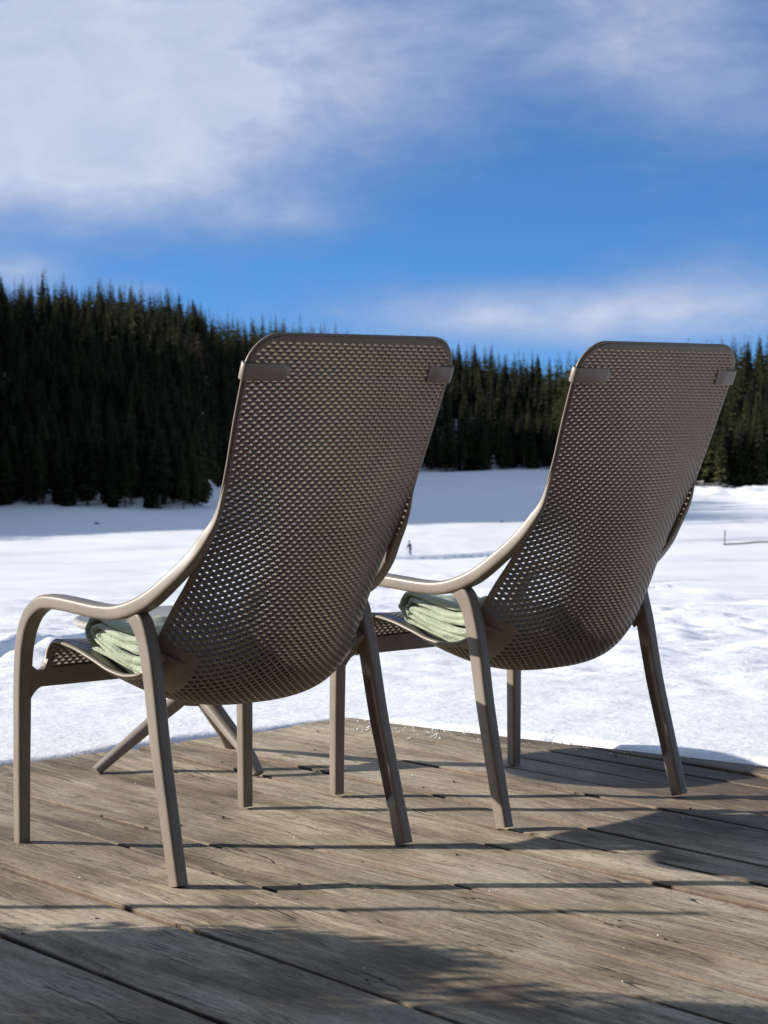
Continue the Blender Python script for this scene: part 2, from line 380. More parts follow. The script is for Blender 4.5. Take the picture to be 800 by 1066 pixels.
# ------------------------------------------------------------------ deck
def make_deck():
    A = R(-51.0); du = np.array((math.cos(A), math.sin(A))); dn = np.array((-du[1], du[0]))   # dn = (.777,.629)
    seams = [-3.6, -3.33, -3.05, -2.78, -2.52, -2.25, -1.98, -1.7, -1.43, -1.16, -.88, -.61, -.34, -.07, .2, .48, .76, 1.04, 1.32, 1.59, 1.845, 2.125, 2.40, 2.68, 2.95, 3.20, 3.45, 3.70, 3.95, 4.2]
    V = []; F = []; UV = []; T = []; D = []
    seams += [2.262, 2.815, 3.33, 1.18-.0, 3.58]; seams = sorted(seams)
    for bi in range(len(seams)-1):
        ga, gb = random.uniform(.002, .0062), random.uniform(.002, .0062); a, b_ = seams[bi]+ga, seams[bi+1]-gb
        tone = random.random(); zo = random.uniform(-.0012, .0010); tilt = random.uniform(-.0016, .0016); cup = random.uniform(.0004, .0020)*random.choice([1, 1, -1]); off = random.uniform(0, 50)
        QL = [0, .008, .025, .07, .16, .28, .42, .58, .72, .84, .93, .975, .992, 1]
        nu = len(QL); s0, s1 = -6.2, 5.6; st = .05; ns = int((s1-s0)/st)
        base = len(V); ring = nu+2+2
        wob = [random.uniform(0, 6) for _ in range(4)]
        for j in range(ns+1):
            s = s0+j*st
            for k in range(-2, nu+2):
                q = QL[min(max(k, 0), nu-1)]; n = a+(b_-a)*q
                e = abs(2*q-1)
                w1 = .0022*(math.sin(s*3.1+wob[0])+.6*math.sin(s*7.7+wob[1]))*(e**3)
                n2 = n + (1 if q > .5 else -1)*w1
                z = zo + tilt*(2*q-1) + cup*(e*e-.5) - .0012*(max(0, e-.95)/.05)**2 + .0022*math.sin(s*1.3+wob[2]) + .0015*math.sin(s*2.9+wob[3]+q*3)
                if k in (-1, nu): z -= .004
                if k in (-2, nu+1): z -= .05
                p = du*s+dn*n2
                # clip against deck outline
                d1 = (p-K)@N1; d2 = (p-K)@N2
                V.append([p[0], p[1], z, d1, d2]); UV.append((s+off, n*1.0+off*.37)); T.append(tone)
                D.append(1.0 if (k <= 0 or k >= nu-1) else (.55 if k in (1, nu-2) else 0))  # board edges coloured dark, standing in for shade in the seams
        for j in range(ns):
            for k in range(ring-1):
                i0 = base+j*ring+k; F.append((i0, i0+ring, i0+ring+1, i0+1))
    V = np.array(V); F = np.array(F)
    # slide vertices of crossing faces on to the outline, drop the rest
    keep = []
    d = V[:, 3:5].max(1)
    fk = (d[F] < .0).any(1)
    F = F[fk]
    P = V[:, :3].copy()
    out = d > 0
    # move outside verts along the board direction back to the left end, or along dn for the right edge
    for i in np.where(out)[0]:
        p = P[i, :2].copy()
        for _ in range(2):
            e2 = (p-K)@N2
            if e2 > 0: p = p + du*(-e2/(du@N2))*1.0
            e1 = (p-K)@N1
            if e1 > 0: p = p - N1*e1
        P[i, :2] = p
    me = np_mesh('deck', P, F)
    # np_mesh keeps vertex order
    uv = me.uv_layers.new(name='UVMap'); li = np.zeros(len(me.loops), dtype=np.int32); me.loops.foreach_get('vertex_index', li)
    uv.data.foreach_set('uv', np.array(UV, dtype=np.float32)[li].ravel())
    at = me.attributes.new('tone', 'FLOAT', 'POINT'); at.data.foreach_set('value', np.array(T, dtype=np.float32))
    # shade painted into the boards along the right edge, plus random dark patches
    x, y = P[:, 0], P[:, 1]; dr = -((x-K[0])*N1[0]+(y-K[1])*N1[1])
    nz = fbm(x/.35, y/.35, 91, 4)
    shade_blotch = sstep(1.0, .25, dr+(nz-.5)*.9)*sstep(-.05, .7, x+.25*(nz-.5))
    shade_blotch = np.maximum(shade_blotch, .6*sstep(.55, .72, fbm(x/.5, y/.5, 95, 3)))
    da = me.attributes.new('shade_blotch', 'FLOAT', 'POINT'); da.data.foreach_set('value', np.maximum(shade_blotch*.9, np.array(D)).astype(np.float32))
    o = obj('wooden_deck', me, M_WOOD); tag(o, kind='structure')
    # joists under the boards
    jb = []; jf = []
    for s in np.arange(-6, 5.5, .6):
        for (n0, n1) in [(-3.6, 3.3)]:
            for (ds, zz) in [(-.04, -.062), (.04, -.062), (.04, -.2), (-.04, -.2)]:
                for n in (n0, n1):
                    jb.append((*(du*(s+ds)+dn*n), zz))
            b0 = len(jb)-8
            ok = all(deck_dist(np.array([jb[b0+q][0]]), np.array([jb[b0+q][1]]))[0] < -.05 for q in range(8))
            if not ok: jb = jb[:b0]; continue
            for (p, q) in ((0, 2), (2, 4), (4, 6), (6, 0)): jf.append((b0+p, b0+p+1, b0+q+1, b0+q))
    obj('deck_joists', mesh_from('joists', jb, jf), M_WOOD, smooth=False)['kind'] = 'structure'
make_deck()
def nails():
    A = R(-51.0); du = np.array((math.cos(A), math.sin(A))); dn = np.array((-du[1], du[0])); V = []; F = []; rr = random.Random(8)
    for s_ in np.arange(-5.97, 5.4, .6):
        for n_ in np.arange(-3.5, 4.2, .135):
            p = du*(s_+rr.uniform(-.012, .012))+dn*(n_+rr.uniform(-.02, .02))
            if deck_dist(np.array([p[0]]), np.array([p[1]]))[0] > -.06 or rr.random() < .5: continue
            b0 = len(V); r = .0030
            for z in (-.004, .0022):
                for k in range(8): V.append((p[0]+r*math.cos(k*math.pi/4), p[1]+r*math.sin(k*math.pi/4), z))
            for k in range(8): F.append((b0+k, b0+(k+1) % 8, b0+8+(k+1) % 8, b0+8+k))
            F.append(tuple(b0+8+k for k in range(8)))
    tag(obj('deck_nails', mesh_from('nails', V, F), M_STAKE, smooth=False), kind='structure')
nails()

# ------------------------------------------------------------------ lounge chair
EDGE = np.array([(-.010, .345, .226), (-.018, .385, .226), (-.040, .406, .228), (-.076, .410, .234), (-.148, .402, .24), (-.218, .386, .243), (-.275, .371, .244), (-.336, .366, .244), (-.392, .382, .242), (-.431, .439, .238), (-.470, .497, .232), (-.512, .550, .226), (-.558, .612, .223), (-.603, .678, .223), (-.642, .758, .229), (-.679, .850, .236), (-.717, .944, .240), (-.740, 1.0, .240)])
CEN = np.array([(-.010, .345), (-.018, .382), (-.042, .402), (-.08, .399), (-.155, .370), (-.225, .338), (-.29, .313), (-.37, .300), (-.455, .317), (-.525, .367), (-.568, .435), (-.600, .51), (-.624, .58), (-.650, .66), (-.676, .75), (-.703, .852), (-.729, .944), (-.745, 1.0)])
_T = np.linspace(0, 17, 1400)
_E = np.array([catmull(EDGE, t) for t in _T]); _C = np.array([catmull(CEN, t) for t in _T])
_mid = (_E[:, :2]+_C)/2; _s = np.concatenate([[0], np.cumsum(np.hypot(*np.diff(_mid, axis=0).T))]); LS = _s[-1]
RC = .060
def S(x, s):
    """shell surface point: x lateral fraction in -1..1, s arc length from the front"""
    s = min(max(s, 0), LS); e = [np.interp(s, _s, _E[:, i]) for i in range(3)]; c = [np.interp(s, _s, _C[:, i]) for i in range(2)]
    W = e[2]; X_ = x*W; dv = LS-s
    if dv < RC:
        wm = W-RC+math.sqrt(max(RC*RC-(RC-dv)**2, 0)); X_ = max(-wm, min(wm, X_))
    dv = s
    if dv < .03:
        wm = W-.03+math.sqrt(max(.03**2-(.03-dv)**2, 0)); X_ = max(-wm, min(wm, X_))
    k = abs(X_/W)**(2.7-.75*min(1, max(0, (s/LS-.55)/.25)))
    return Vector((X_, c[0]*(1-k)+e[0]*k, c[1]*(1-k)+e[1]*k))
def SN(x, s):
    x = min(max(x, -.985), .985); s = min(max(s, .004), LS-.004)
    xx = x
    a = S(xx+.012, s)-S(xx-.012, s)
    if a.length < 1e-4: a = Vector((1, 0, 0))
    b = S(xx, s+.004)-S(xx, s-.004); n = a.cross(b).normalized()
    return n
def make_shell():
    """diamond lattice with real thickness; the ribs narrow towards the back"""
    NU = 54; NS = int(round(LS/.0071)); NS += NS % 2
    ds = LS/NS; hu = NU//2; H = .0052
    bm = bmesh.new(); vc = {}
    def pair(x, s):
        p = S(x, s); n = SN(x, s); return (bm.verts.new(p+n*H), bm.verts.new(p-n*H))
    def gv(i, j):
        key = (i, j)
        if key not in vc: vc[key] = pair(i/hu, j*ds)
        return vc[key]
    def fq(vs):
        for L in (0, 1):
            u = []
            for v in vs:
                if v[L] not in u: u.append(v[L])
            if L: u = u[::-1]
            if len(u) > 2:
                try: bm.faces.new(u)
                except ValueError: pass
    def wloc(j):
        s = j*ds; W = np.interp(s, _s, _E[:, 2]); dv = LS-s; wm = W
        if dv < RC: wm = W-RC+math.sqrt(max(RC*RC-(RC-dv)**2, 0))
        if s < .03: wm = W-.03+math.sqrt(max(.03**2-(.03-s)**2, 0))
        return W, wm
    for i in range(-hu, hu+1):
        for j in range(0, NS+1):
            if (i+j) % 2: continue
            nb = [(i-1, j), (i, j-1), (i+1, j), (i, j+1)]
            ins = [(a, b) for a, b in nb if -hu <= a <= hu and 0 <= b <= NS]
            W, wm = wloc(j); wj = min(wloc(min(j+1, NS))[1], wloc(max(j-1, 0))[1])
            margin = wj-abs(i/hu)*W
            s = j*ds
            solid = len(ins) < 4 or margin < .0070 or LS-s < .009 or s < .014
            if abs(i)/hu > .76 and s_br0 < s < s_br1: solid = True
            if solid:
                if len(ins) == 4: fq([gv(*q) for q in nb])
                elif len(ins) == 3: fq([gv(*q) for q in ins])
                elif len(ins) == 2: fq([gv(i, j)]+[gv(*q) for q in ins])
            else:
                outer = [gv(*q) for q in nb]; inner = []
                for q in nb:
                    v2 = []
                    for L, sc in ((0, SC_A), (1, SC_B)):
                        x_, s_ = (i+(q[0]-i)*sc)/hu, (j+(q[1]-j)*sc)*ds
                        v2.append(bm.verts.new(S(x_, s_)+SN(x_, s_)*(H if L == 0 else -H)))
                    inner.append(v2)
                for k in range(4):
                    k2 = (k+1) % 4
                    bm.faces.new((outer[k][0], outer[k2][0], inner[k2][0], inner[k][0]))
                    bm.faces.new((outer[k2][1], outer[k][1], inner[k][1], inner[k2][1]))
                    bm.faces.new((inner[k][0], inner[k2][0], inner[k2][1], inner[k][1]))
    bmesh.ops.remove_doubles(bm, verts=bm.verts, dist=1e-5)
    dg = [f for f in bm.faces if f.calc_area() < 1e-9]
    bmesh.ops.delete(bm, geom=dg, context='FACES')
    bmesh.ops.recalc_face_normals(bm, faces=bm.faces)
    m = bpy.data.meshes.new('seat_shell'); bm.to_mesh(m); bm.free(); return m
SC_A, SC_B = .74, .50     # which side is the back is fixed by the surface normal
_sy = lambda t: float(np.interp(t, _T, _s))
s_br0, s_br1 = _sy(7.55), _sy(9.15)

def path3(pts, xs_):
    return [(x, y, z) for (y, z), x in zip(pts, xs_)]
def make_chair(label):
    root = empty('lounge_chair', (0, 0, 0)); tag(root, label, 'chair', 'perforated lounge chairs in a row on the deck')
    obj('seat_shell', make_shell(), M_CHAIR, root, smooth=False)
    # rolled rim round the shell
    pts = [S(-1, s) for s in np.linspace(.0, LS-RC, 150)]
    Wt = float(_E[-1, 2])
    for a in np.linspace(0, math.pi/2, 12)[1:]:
        pts.append(S((-(Wt-RC)-RC*math.cos(a))/Wt, LS-RC+RC*math.sin(a)))
    pts += [S(x, LS) for x in np.linspace(-(Wt-RC)/Wt, (Wt-RC)/Wt, 24)[1:-1]]
    right = [Vector((-p.x, p.y, p.z)) for p in pts[:150+11]][::-1]
    pts = pts+right
    N = len(pts); HA = []; HB = []
    for i in range(N):
        p = pts[i]; HA.append(.0054); HB.append(.0038)
    # frames via generic sweep: side vector varies, so use a parallel frame
    V = []; F = []; n = 10
    tprev = (pts[1]-pts[0]).normalized(); side = Vector((1, 0, 0)); side = (side-tprev*side.dot(tprev)).normalized()
    for i, p in enumerate(pts):
        t = (pts[min(i+1, N-1)]-pts[max(i-1, 0)]).normalized(); side = (side-t*side.dot(t)).normalized(); b = t.cross(side)
        for k in range(n):
            a = 2*math.pi*k/n; V.append(p+side*math.cos(a)*HA[i]+b*math.sin(a)*HB[i])
    for i in range(N-1):
        for k in range(n): F.append((i*n+k, i*n+(k+1) % n, (i+1)*n+(k+1) % n, (i+1)*n+k))
    obj('rim', mesh_from('rim', V, F), M_CHAIR, root)
    for sg in (-1, 1):
        # front leg
        P = path3([(0.004, 0), (0.003, .08), (.0015, .16), (0, .24), (-.002, .32), (-.008, .385), (-.012, .405)], [sg*x for x in (.282, .2815, .281, .28, .279, .278, .2775)])
        P = resample(P, 28)
        obj('front_leg', sweep('front_leg', P, [.0135+.003*(i/27) for i in range(28)], [.0130+.003*(i/27) for i in range(28)], e=4.6, n=40, warp=groove), M_CHAIR, root)
        # armrest sweeping up into the back
        ap = [(-.012, .405), (-.025, .44), (-.050, .472), (-.090, .4935), (-.130, .4975), (-.172, .4965), (-.215, .494), (-.259, .491), (-.305, .489), (-.352, .491), (-.398, .501), (-.44, .517), (-.471, .535), (-.501, .557), (-.530, .581), (-.558, .610), (-.584, .641), (-.607, .672), (-.624, .712), (-.643, .758), (-.663, .808), (-.681, .855)]
        ax = [.2775, .277, .276, .275, .2745, .274, .2735, .273, .272, .271, .268, .264, .260, .254, .246, .237, .232, .228, .227, .229, .232, .2355]
        P = resample(path3(ap, [sg*x for x in ax]), 110)
        tt = np.linspace(0, len(ap)-1, 110)
        HA = np.interp(tt, [0, 2, 4, 8, 11, 14, 16, 18, 21], [.0165, .018, .019, .019, .017, .0125, .0085, .0032, .002])
        HB = np.interp(tt, [0, 2, 4, 8, 11, 14, 16, 18, 21], [.016, .0155, .0145, .0145, .0155, .0140, .0110, .0035, .002])
        obj('armrest', sweep('armrest', P, HA, HB, e=4.4, n=40, warp=groove), M_CHAIR, root)
        # rear leg with an open channel on its inner face
        rp = [(-.372, .4955), (-.398, .488), (-.4195, .468), (-.432, .437), (-.446, .389), (-.460, .319), (-.474, .249), (-.495, .165), (-.517, .080), (-.538, 0.0)]
        rx = [.266, .265, .2635, .262, .2625, .264, .266, .269, .2715, .274]
        P = resample(path3(rp, [sg*x for x in rx]), 60)
        def chan(u, a, c, x, y, p, sg=sg):
            inner = a*(-sg) > .72 and abs(c) < .78
            if inner:
                dep = .011*float(sstep(.085, .10, p.z))*float(sstep(.345, .325, p.z)); x += sg*dep
            return x, y
        tz_ = np.linspace(0, 1, 60)
        obj('rear_leg', sweep('rear_leg', P, np.interp(tz_, [0, .15, .4, 1], [.013, .0150, .015, .0135]), np.interp(tz_, [0, .1, .2, .35, 1], [.009, .0165, .0200, .0185, .0160]), n=36, e=5, warp=chan), M_CHAIR, root)
        # bracket from the rear leg under the shell
        sb = (s_br0+s_br1)/2; tg = (S(sg*.8, sb+.02)-S(sg*.8, sb-.02)).normalized()
        e0 = Vector((sg*.256, -.443, .416)); ps = [S(sg*u_, sb) for u_ in (.98, .93, .87, .80)]
        def nr(u_):
            n_ = (S(u_+.02, sb)-S(u_-.02, sb)).cross(tg).normalized(); return n_ if n_.z < 0 else -n_
        P = [e0, e0.lerp(ps[0], .55)+Vector((0, -.003, -.006))]+[p+nr(sg*u_)*k_ for p, u_, k_ in zip(ps, (.98, .93, .87, .80), (.006, .005, .004, .001))]
        P = resample([tuple(p) for p in P], 20); tq = np.linspace(0, 1, 20)
        obj('bracket', sweep('bracket', P, np.interp(tq, [0, .25, .6, 1], [.014, .024, .036, .036]), np.interp(tq, [0, .3, .7, 1], [.010, .0085, .005, .003]), side=tg, e=2.2), M_CHAIR, root)
    # front rail joining the two front legs
    V = []; F = []; xs_ = np.linspace(-.268, .268, 121)
    for x in xs_:
        a = abs(x); zt = .356+.002*math.cos(x*5); zb = .316
        if a > .222:
            q = (a-.222)/.046; zt = .350 + .020*(q-.5)**2*4*(1 if q > .5 else 2.4); zb = .316-.022*max(0, q-.4)**2/.36
        yb = -.004-.006*(1-(a/.268)**2)
        for (dy, z) in ((-.009, zb), (-.009, zt-.004), (-.004, zt), (.004, zt), (.009, zt-.004), (.009, zb)):
            V.append((x, yb+dy-.004, z))
    for i in range(120):
        for k in range(6): F.append((i*6+k, i*6+(k+1) % 6, (i+1)*6+(k+1) % 6, (i+1)*6+k))
    F.append((0, 1, 2, 3, 4, 5)); F.append(tuple(120*6+k for k in range(6)))
    m = mesh_from('front_rail', V, F); bm = bmesh.new(); bm.from_mesh(m); bmesh.ops.recalc_face_normals(bm, faces=bm.faces); bm.to_mesh(m); bm.free()
    obj('front_rail', m, M_CHAIR, root, smooth=False)
    # two straps hooked round the top edges of the back
    for sg, inner in ((-1, .150), (1, .180)):
        obj('strap', strap_mesh(sg, inner), M_STRAP, root)
    return root
def groove(u, a, c, x, y, p):
    # a fine parting line on the outer upper corner, and its twin inside
    if abs(abs(a)-abs(c)) < .05 and abs(a) > .6 and a*c != 0: x *= .93; y *= .93
    return x, y
def strap_mesh(sg, inner):
    sm = LS-.066; hw = .0165
    def nrm(x):
        a = S(x+.02, sm)-S(x-.02, sm); b = S(x, sm+.01)-S(x, sm-.01); n = b.cross(a).normalized()
        return n if n.y < 0 else -n
    W = float(np.interp(sm, _s, _E[:, 2])); V = []; F = []
    # profile along the strap: back face from inner end to the edge, round the edge, a little on the front
    sta = []
    n_ = 22
    for i in range(n_):
        x = inner+(W-inner)*i/(n_-1); q = i/(n_-1)
        lift = .0065+.0035*sstep(.0, .5, q) if sg > 0 else .0055+.003*sstep(0, .6, q)
        sta.append((x, float(lift), q))
    rings = []
    for (x, lift, q) in sta:
        base = S(x/W*sg, sm); n = nrm(x/W*sg); b = (S(x/W*sg, sm+.01)-S(x/W*sg, sm-.01)).normalized()
        h = hw
        if q < .18 and sg < 0: h = hw*math.sqrt(max(1-((.18-q)/.18)**2, .02))
        rings.append((base+n*lift, n, b, h))
    base = S(sg, sm); n = nrm(.97*sg); b = rings[-1][2]; out = Vector((sg, 0, 0))
    for a in np.linspace(0, math.pi, 9)[1:]:
        rings.append((base+out*(.0065*math.sin(a)+.002)+n*(.0085*math.cos(a)), (out*math.sin(a)+n*math.cos(a)).normalized(), b, hw))
    for x in (W-.008, W-.02, W-.035):
        rings.append((S(x/W*sg, sm)-n*.0085, -n, b, hw))
    t = .0022
    for (p, n2, b2, h) in rings:
        for (d, e_) in ((-h, 0), (-h+.002, t*.5), (h-.002, t*.5), (h, 0), (h-.002, -t*.5), (-h+.002, -t*.5)):
            V.append(p+b2*d+n2*e_)
    for i in range(len(rings)-1):
        for k in range(6): F.append((i*6+k, i*6+(k+1) % 6, (i+1)*6+(k+1) % 6, (i+1)*6+k))
    F.append(tuple(range(6))); F.append(tuple((len(rings)-1)*6+k for k in range(6)))
    m = mesh_from('strap', V, F); bm = bmesh.new(); bm.from_mesh(m); bmesh.ops.recalc_face_normals(bm, faces=bm.faces); bm.to_mesh(m); bm.free(); return m

YAW = .7087
A0 = np.array((-.5243, 4.2398)); B0 = np.array((.1030, 4.7466)); STEP = B0-A0
chair = make_chair('nearer taupe perforated lounge chair, seen from behind, with a round table beyond it')
spots = [(A0, None), (B0, 'farther taupe perforated lounge chair, seen from behind, nearest the snowy right deck edge')]
CHAIRS = []
for i, (p, lab) in enumerate(spots):
    o = chair if i == 0 else copy_tree(chair)
    o.location = (p[0], p[1], .004); o.rotation_euler = (0, 0, YAW)
    if lab: o['label'] = lab
    CHAIRS.append(o)

# ------------------------------------------------------------------ folded towels
_ye, _ze = _E[::-1, 0], _E[::-1, 1]
def seat_z(x, y):
    m = _T < 8.4; e = np.interp(y, _E[m][::-1, 0], _E[m][::-1, 1]); m2 = _T < 8.6; c = np.interp(y, _C[m2][::-1, 0], _C[m2][::-1, 1])
    k = min(1, abs(x)/.242)**2.7; return c*(1-k)+e*k
def towel_mesh(seed):
    """a folded towel: three nested folds, open ends at the back, lying on the seat"""
    V = []; F = []; XL, XR = -.206, .0; NX = 30; NP = 46
    def th(y): return float(np.interp(y, [-.41, -.34, -.26, -.18, -.12], [.0195, .0185, .0160, .0128, .0110]))
    for l in range(3):
        lo, hi = l, 5-l; yf = -.150-.013*l+.004*math.sin(seed+l); yb = -.405+.008*math.sin(seed*2+l*3)
        path = []
        for q in np.linspace(0, 1, 18): y = yb+(yf-yb)*q; path.append((y, lo+.5))
        for a in np.linspace(-math.pi/2, math.pi/2, 12)[1:-1]:
            path.append((yf+.0085*(3-l)*math.cos(a)*.95, 3+(hi+.5-3)*math.sin(a)))
        for q in np.linspace(1, 0, 18): y = yb+(yf-yb)*q; path.append((y, hi+.5))
        n = len(path); base = len(V)
        for ix in range(NX+1):
            q = ix/NX; off = .006*math.sin(seed+l*2.1+3)*(1 if q < .5 else -1); x = XL+(XR-XL)*q
            e = max(0, (abs(2*q-1)-.92)/.08)
            C2 = []
            for (y, lay) in path:
                y2 = y+mnoise.noise(Vector((x*16, lay*1.3, seed)))*.007
                t = th(y); z = float(seat_z(max(x, -.19), y2))+.007+lay*t
                z += mnoise.noise(Vector((x*13, y*15+seed, lay*.7)))*.008+mnoise.noise(Vector((x*40, y*42+seed, lay*2)))*.0022
                x2 = x+(mnoise.noise(Vector((y*15, lay*1.7, seed+4)))*.010 if q < .35 else 0)+(.010*abs(lay-3)/3 if q < .35 else 0)
                C2.append((x2, y2, z, t))
            for k in range(n):
                p = C2[k]; a_, b_ = C2[max(k-1, 0)], C2[min(k+1, n-1)]
                ty, tz2 = b_[1]-a_[1], b_[2]-a_[2]; L = math.hypot(ty, tz2)+1e-9
                h = p[3]*.52*(1-.8*e*e)*(1+.18*mnoise.noise(Vector((x*20, y2*9 if 0 else p[1]*18, lo+seed))))
                if k in (0, n-1): h *= .4
                V.append((p[0], p[1]-tz2/L*h, p[2]+ty/L*h)); V.append((p[0], p[1]+tz2/L*h, p[2]-ty/L*h))
        w = 2*n
        for ix in range(NX):
            for k in range(n-1):
                for sd_ in (0, 1):
                    a_ = base+ix*w+2*k+sd_; F.append((a_, a_+2, a_+w+2, a_+w))
            for k in (0, n-1):
                a_ = base+ix*w+2*k; F.append((a_, a_+1, a_+w+1, a_+w))
        for ix in (0, NX):
            for k in range(n-1):
                a_ = base+ix*w+2*k; F.append((a_, a_+1, a_+3, a_+2))
    m = mesh_from('towel', V, F)
    bm = bmesh.new(); bm.from_mesh(m); bmesh.ops.recalc_face_normals(bm, faces=bm.faces); bm.to_mesh(m); bm.free()
    return m
def towel_obj(ch, seed, label):
    m = towel_mesh(seed)
    # wrap one outer turn over the front of the stack so it reads as a roll
    o = obj('folded_towel', m, M_TOWEL)
    sb = o.modifiers.new('sb', 'SUBSURF'); sb.levels = 1; sb.render_levels = 1
    o.matrix_world = Matrix.Translation((ch.location.x, ch.location.y, ch.location.z)) @ Matrix.Rotation(YAW, 4, 'Z')
    tag(o, label, 'towel', 'folded sage towels on the chairs')
    m2 = evaluated(o); o.modifiers.clear(); o.data = m2
    m2.materials.clear(); m2.materials.append(M_TOWEL)
    return o
towel_obj(CHAIRS[0], 1, 'folded sage green towel on the seat of the nearer left chair')
towel_obj(CHAIRS[1], 5, 'folded sage green towel on the seat of the farther right chair')

# ------------------------------------------------------------------ side table
TC = Vector((-.475, 5.012, 0))
def lathe(name, prof_, n=72):
    V = []; F = []
    for (r, z) in prof_:
        for k in range(n):
            a = 2*math.pi*k/n; V.append((r*math.cos(a), r*math.sin(a), z))
    for i in range(len(prof_)-1):
        for k in range(n): F.append((i*n+k, i*n+(k+1) % n, (i+1)*n+(k+1) % n, (i+1)*n+k))
    F.append(tuple(range(n))[::-1]); F.append(tuple((len(prof_)-1)*n+k for k in range(n)))
    return mesh_from(name, V, F)
tb = empty('side_table', TC); tag(tb, 'low round table with pale top and splayed taupe legs behind the left chair', 'table')
obj('table_top', lathe('table_top', [(.10, .352), (.27, .352), (.292, .355), (.300, .362), (.300, .369), (.294, .3735), (.285, .3725), (.278, .3705), (.10, .3700), (.002, .3700)]), M_TABLETOP, tb)
obj('column', lathe('column', [(.034, .150), (.034, .20), (.030, .26), (.032, .32), (.06, .3515)], 40), M_TABLE, tb)
for (fx, fy) in ((-.733+.012, 4.892), (-.302, 4.829), (-.405, 5.262)):
    d = Vector((fx, fy, 0))-TC; r = d.length; d.normalize()
    P = [TC*0+d*0.012+Vector((0, 0, .215)), d*.022+Vector((0, 0, .190)), d*.045+Vector((0, 0, .165)), d*.085+Vector((0, 0, .135)), d*.14+Vector((0, 0, .094)), d*.20+Vector((0, 0, .050)), d*(r-.012)+Vector((0, 0, .004))]
    P = resample([tuple(p) for p in P], 34); tq = np.linspace(0, 1, 34)
    sd_ = d.cross(Vector((0, 0, 1)))
    obj('leg', sweep('leg', P, np.interp(tq, [0, .4, 1], [.024, .0235, .016]), np.interp(tq, [0, .4, 1], [.021, .019, .012]), side=sd_, e=2.3, n=24), M_TABLE, tb)

# ------------------------------------------------------------------ potted shrubs and a pole, unseen, added to shade the near deck
def shrub(x, y, z0, h, r, seed, label):
    rr = random.Random(seed); root = empty('shadow_shrub', (x, y, .004)); tag(root, label, 'shadow caster')
    obj('pot', lathe('pot', [(.11, 0), (.115, .005), (.15, z0-.03), (.16, z0-.03), (.162, z0), (.148, z0), (.14, z0-.03)], 40), M_CHAIR_DK, root)
    V = []; F = []
    for _ in range(9500):
        d = Vector((rr.gauss(0, 1), rr.gauss(0, 1), rr.gauss(0, 1))).normalized()*(rr.random()**.4)
        bump_ = 1+.35*mnoise.noise(d*2.3+Vector((seed, 0, 0)))
        p = Vector((d.x*r*bump_, d.y*r*bump_, z0+h*.5+d.z*h*.52*bump_))
        a = Vector((rr.gauss(0, 1), rr.gauss(0, 1), rr.gauss(0, 1))).normalized(); b = a.orthogonal().normalized(); l = rr.uniform(.015, .03); b0 = len(V)
        V += [p, p+a*l+b*l*.3, p+a*l*1.6, p+a*l-b*l*.3]; F.append((b0, b0+1, b0+2, b0+3))
    obj('foliage', mesh_from('foliage', V, F), M_SPRUCE, root, smooth=False)
    obj('stem', sweep('stem', [(0, 0, z0-.04), (.01, 0, z0+h*.4), (0, .01, z0+h*.8)], [.014, .01, .005], [.014, .01, .005], n=10, e=2), M_BARK, root)
shrub(-1.62, 3.22, .20, .36, .23, 3, 'small potted conifer added as a shadow caster, out of view left of the chairs')
shrub(-1.75, 2.80, .24, .66, .30, 4, 'medium potted conifer added as a shadow caster, out of view at lower left')
shrub(-1.85, 2.22, .26, .80, .38, 5, 'large potted conifer added as a shadow caster, out of view below the picture')
tag(obj('pole', sweep('pole', [(-1.95, 3.62, .0), (-1.95, 3.62, .4), (-1.95, 3.62, .85)], [.013]*3, [.013]*3, n=16, e=2), M_CHAIR), 'thin upright pole added to cast a shadow line, out of view left of the chairs', 'pole')

# ------------------------------------------------------------------ timber shelter added behind the viewer, unseen, to block sky light
def box(V, F, x0, x1, y0, y1, z0, z1):
    b = len(V); V += [(x, y, z) for z in (z0, z1) for y in (y0, y1) for x in (x0, x1)]
    F += [(b, b+2, b+3, b+1), (b+4, b+5, b+7, b+6), (b, b+1, b+5, b+4), (b+2, b+6, b+7, b+3), (b, b+4, b+6, b+2), (b+1, b+3, b+7, b+5)]
sky_blocker = empty('sky_blocker_hut', (1.0, -1.6, .0)); tag(sky_blocker, 'unseen dark timber shelter added behind the viewpoint to block sky light over the deck', 'sky_blocker')
V = []; F = []
zz = .01
while zz < 2.7:
    box(V, F, -5, 7, -.06-.004*(int(zz*50) % 3), .0, zz, zz+.172); zz += .178
obj('wall', mesh_from('blocker_wall', V, F), M_STAKE, sky_blocker, smooth=False)
V = []; F = []; box(V, F, -5.6, 7.6, -3.0, 3.3, 0, .10)
rm = obj('roof', mesh_from('blocker_roof', V, F), M_STAKE, sky_blocker, smooth=False); rm.location = (0, 0, 3.0); rm.rotation_euler = (R(-7), 0, 0)
V = []; F = []; box(V, F, .6, 1.55, .004, .05, .02, 2.05)
dr_ = obj('door', mesh_from('blocker_door', V, F), M_BARK, sky_blocker, smooth=False)
V = []; F = []; box(V, F, 1.42, 1.45, .052, .09, 1.0, 1.14); obj('handle', mesh_from('door_handle', V, F), M_CHAIR_DK, dr_, smooth=False)
V = []; F = []
for x in (-4.6, 6.6): box(V, F, x-.08, x+.08, 2.7, 2.86, .01, 2.72)
obj('blocker_post', mesh_from('blocker_post', V[:8], F[:6]), M_STAKE, sky_blocker, smooth=False)
obj('blocker_post', mesh_from('blocker_post', V[8:], F[:6]), M_STAKE, sky_blocker, smooth=False)

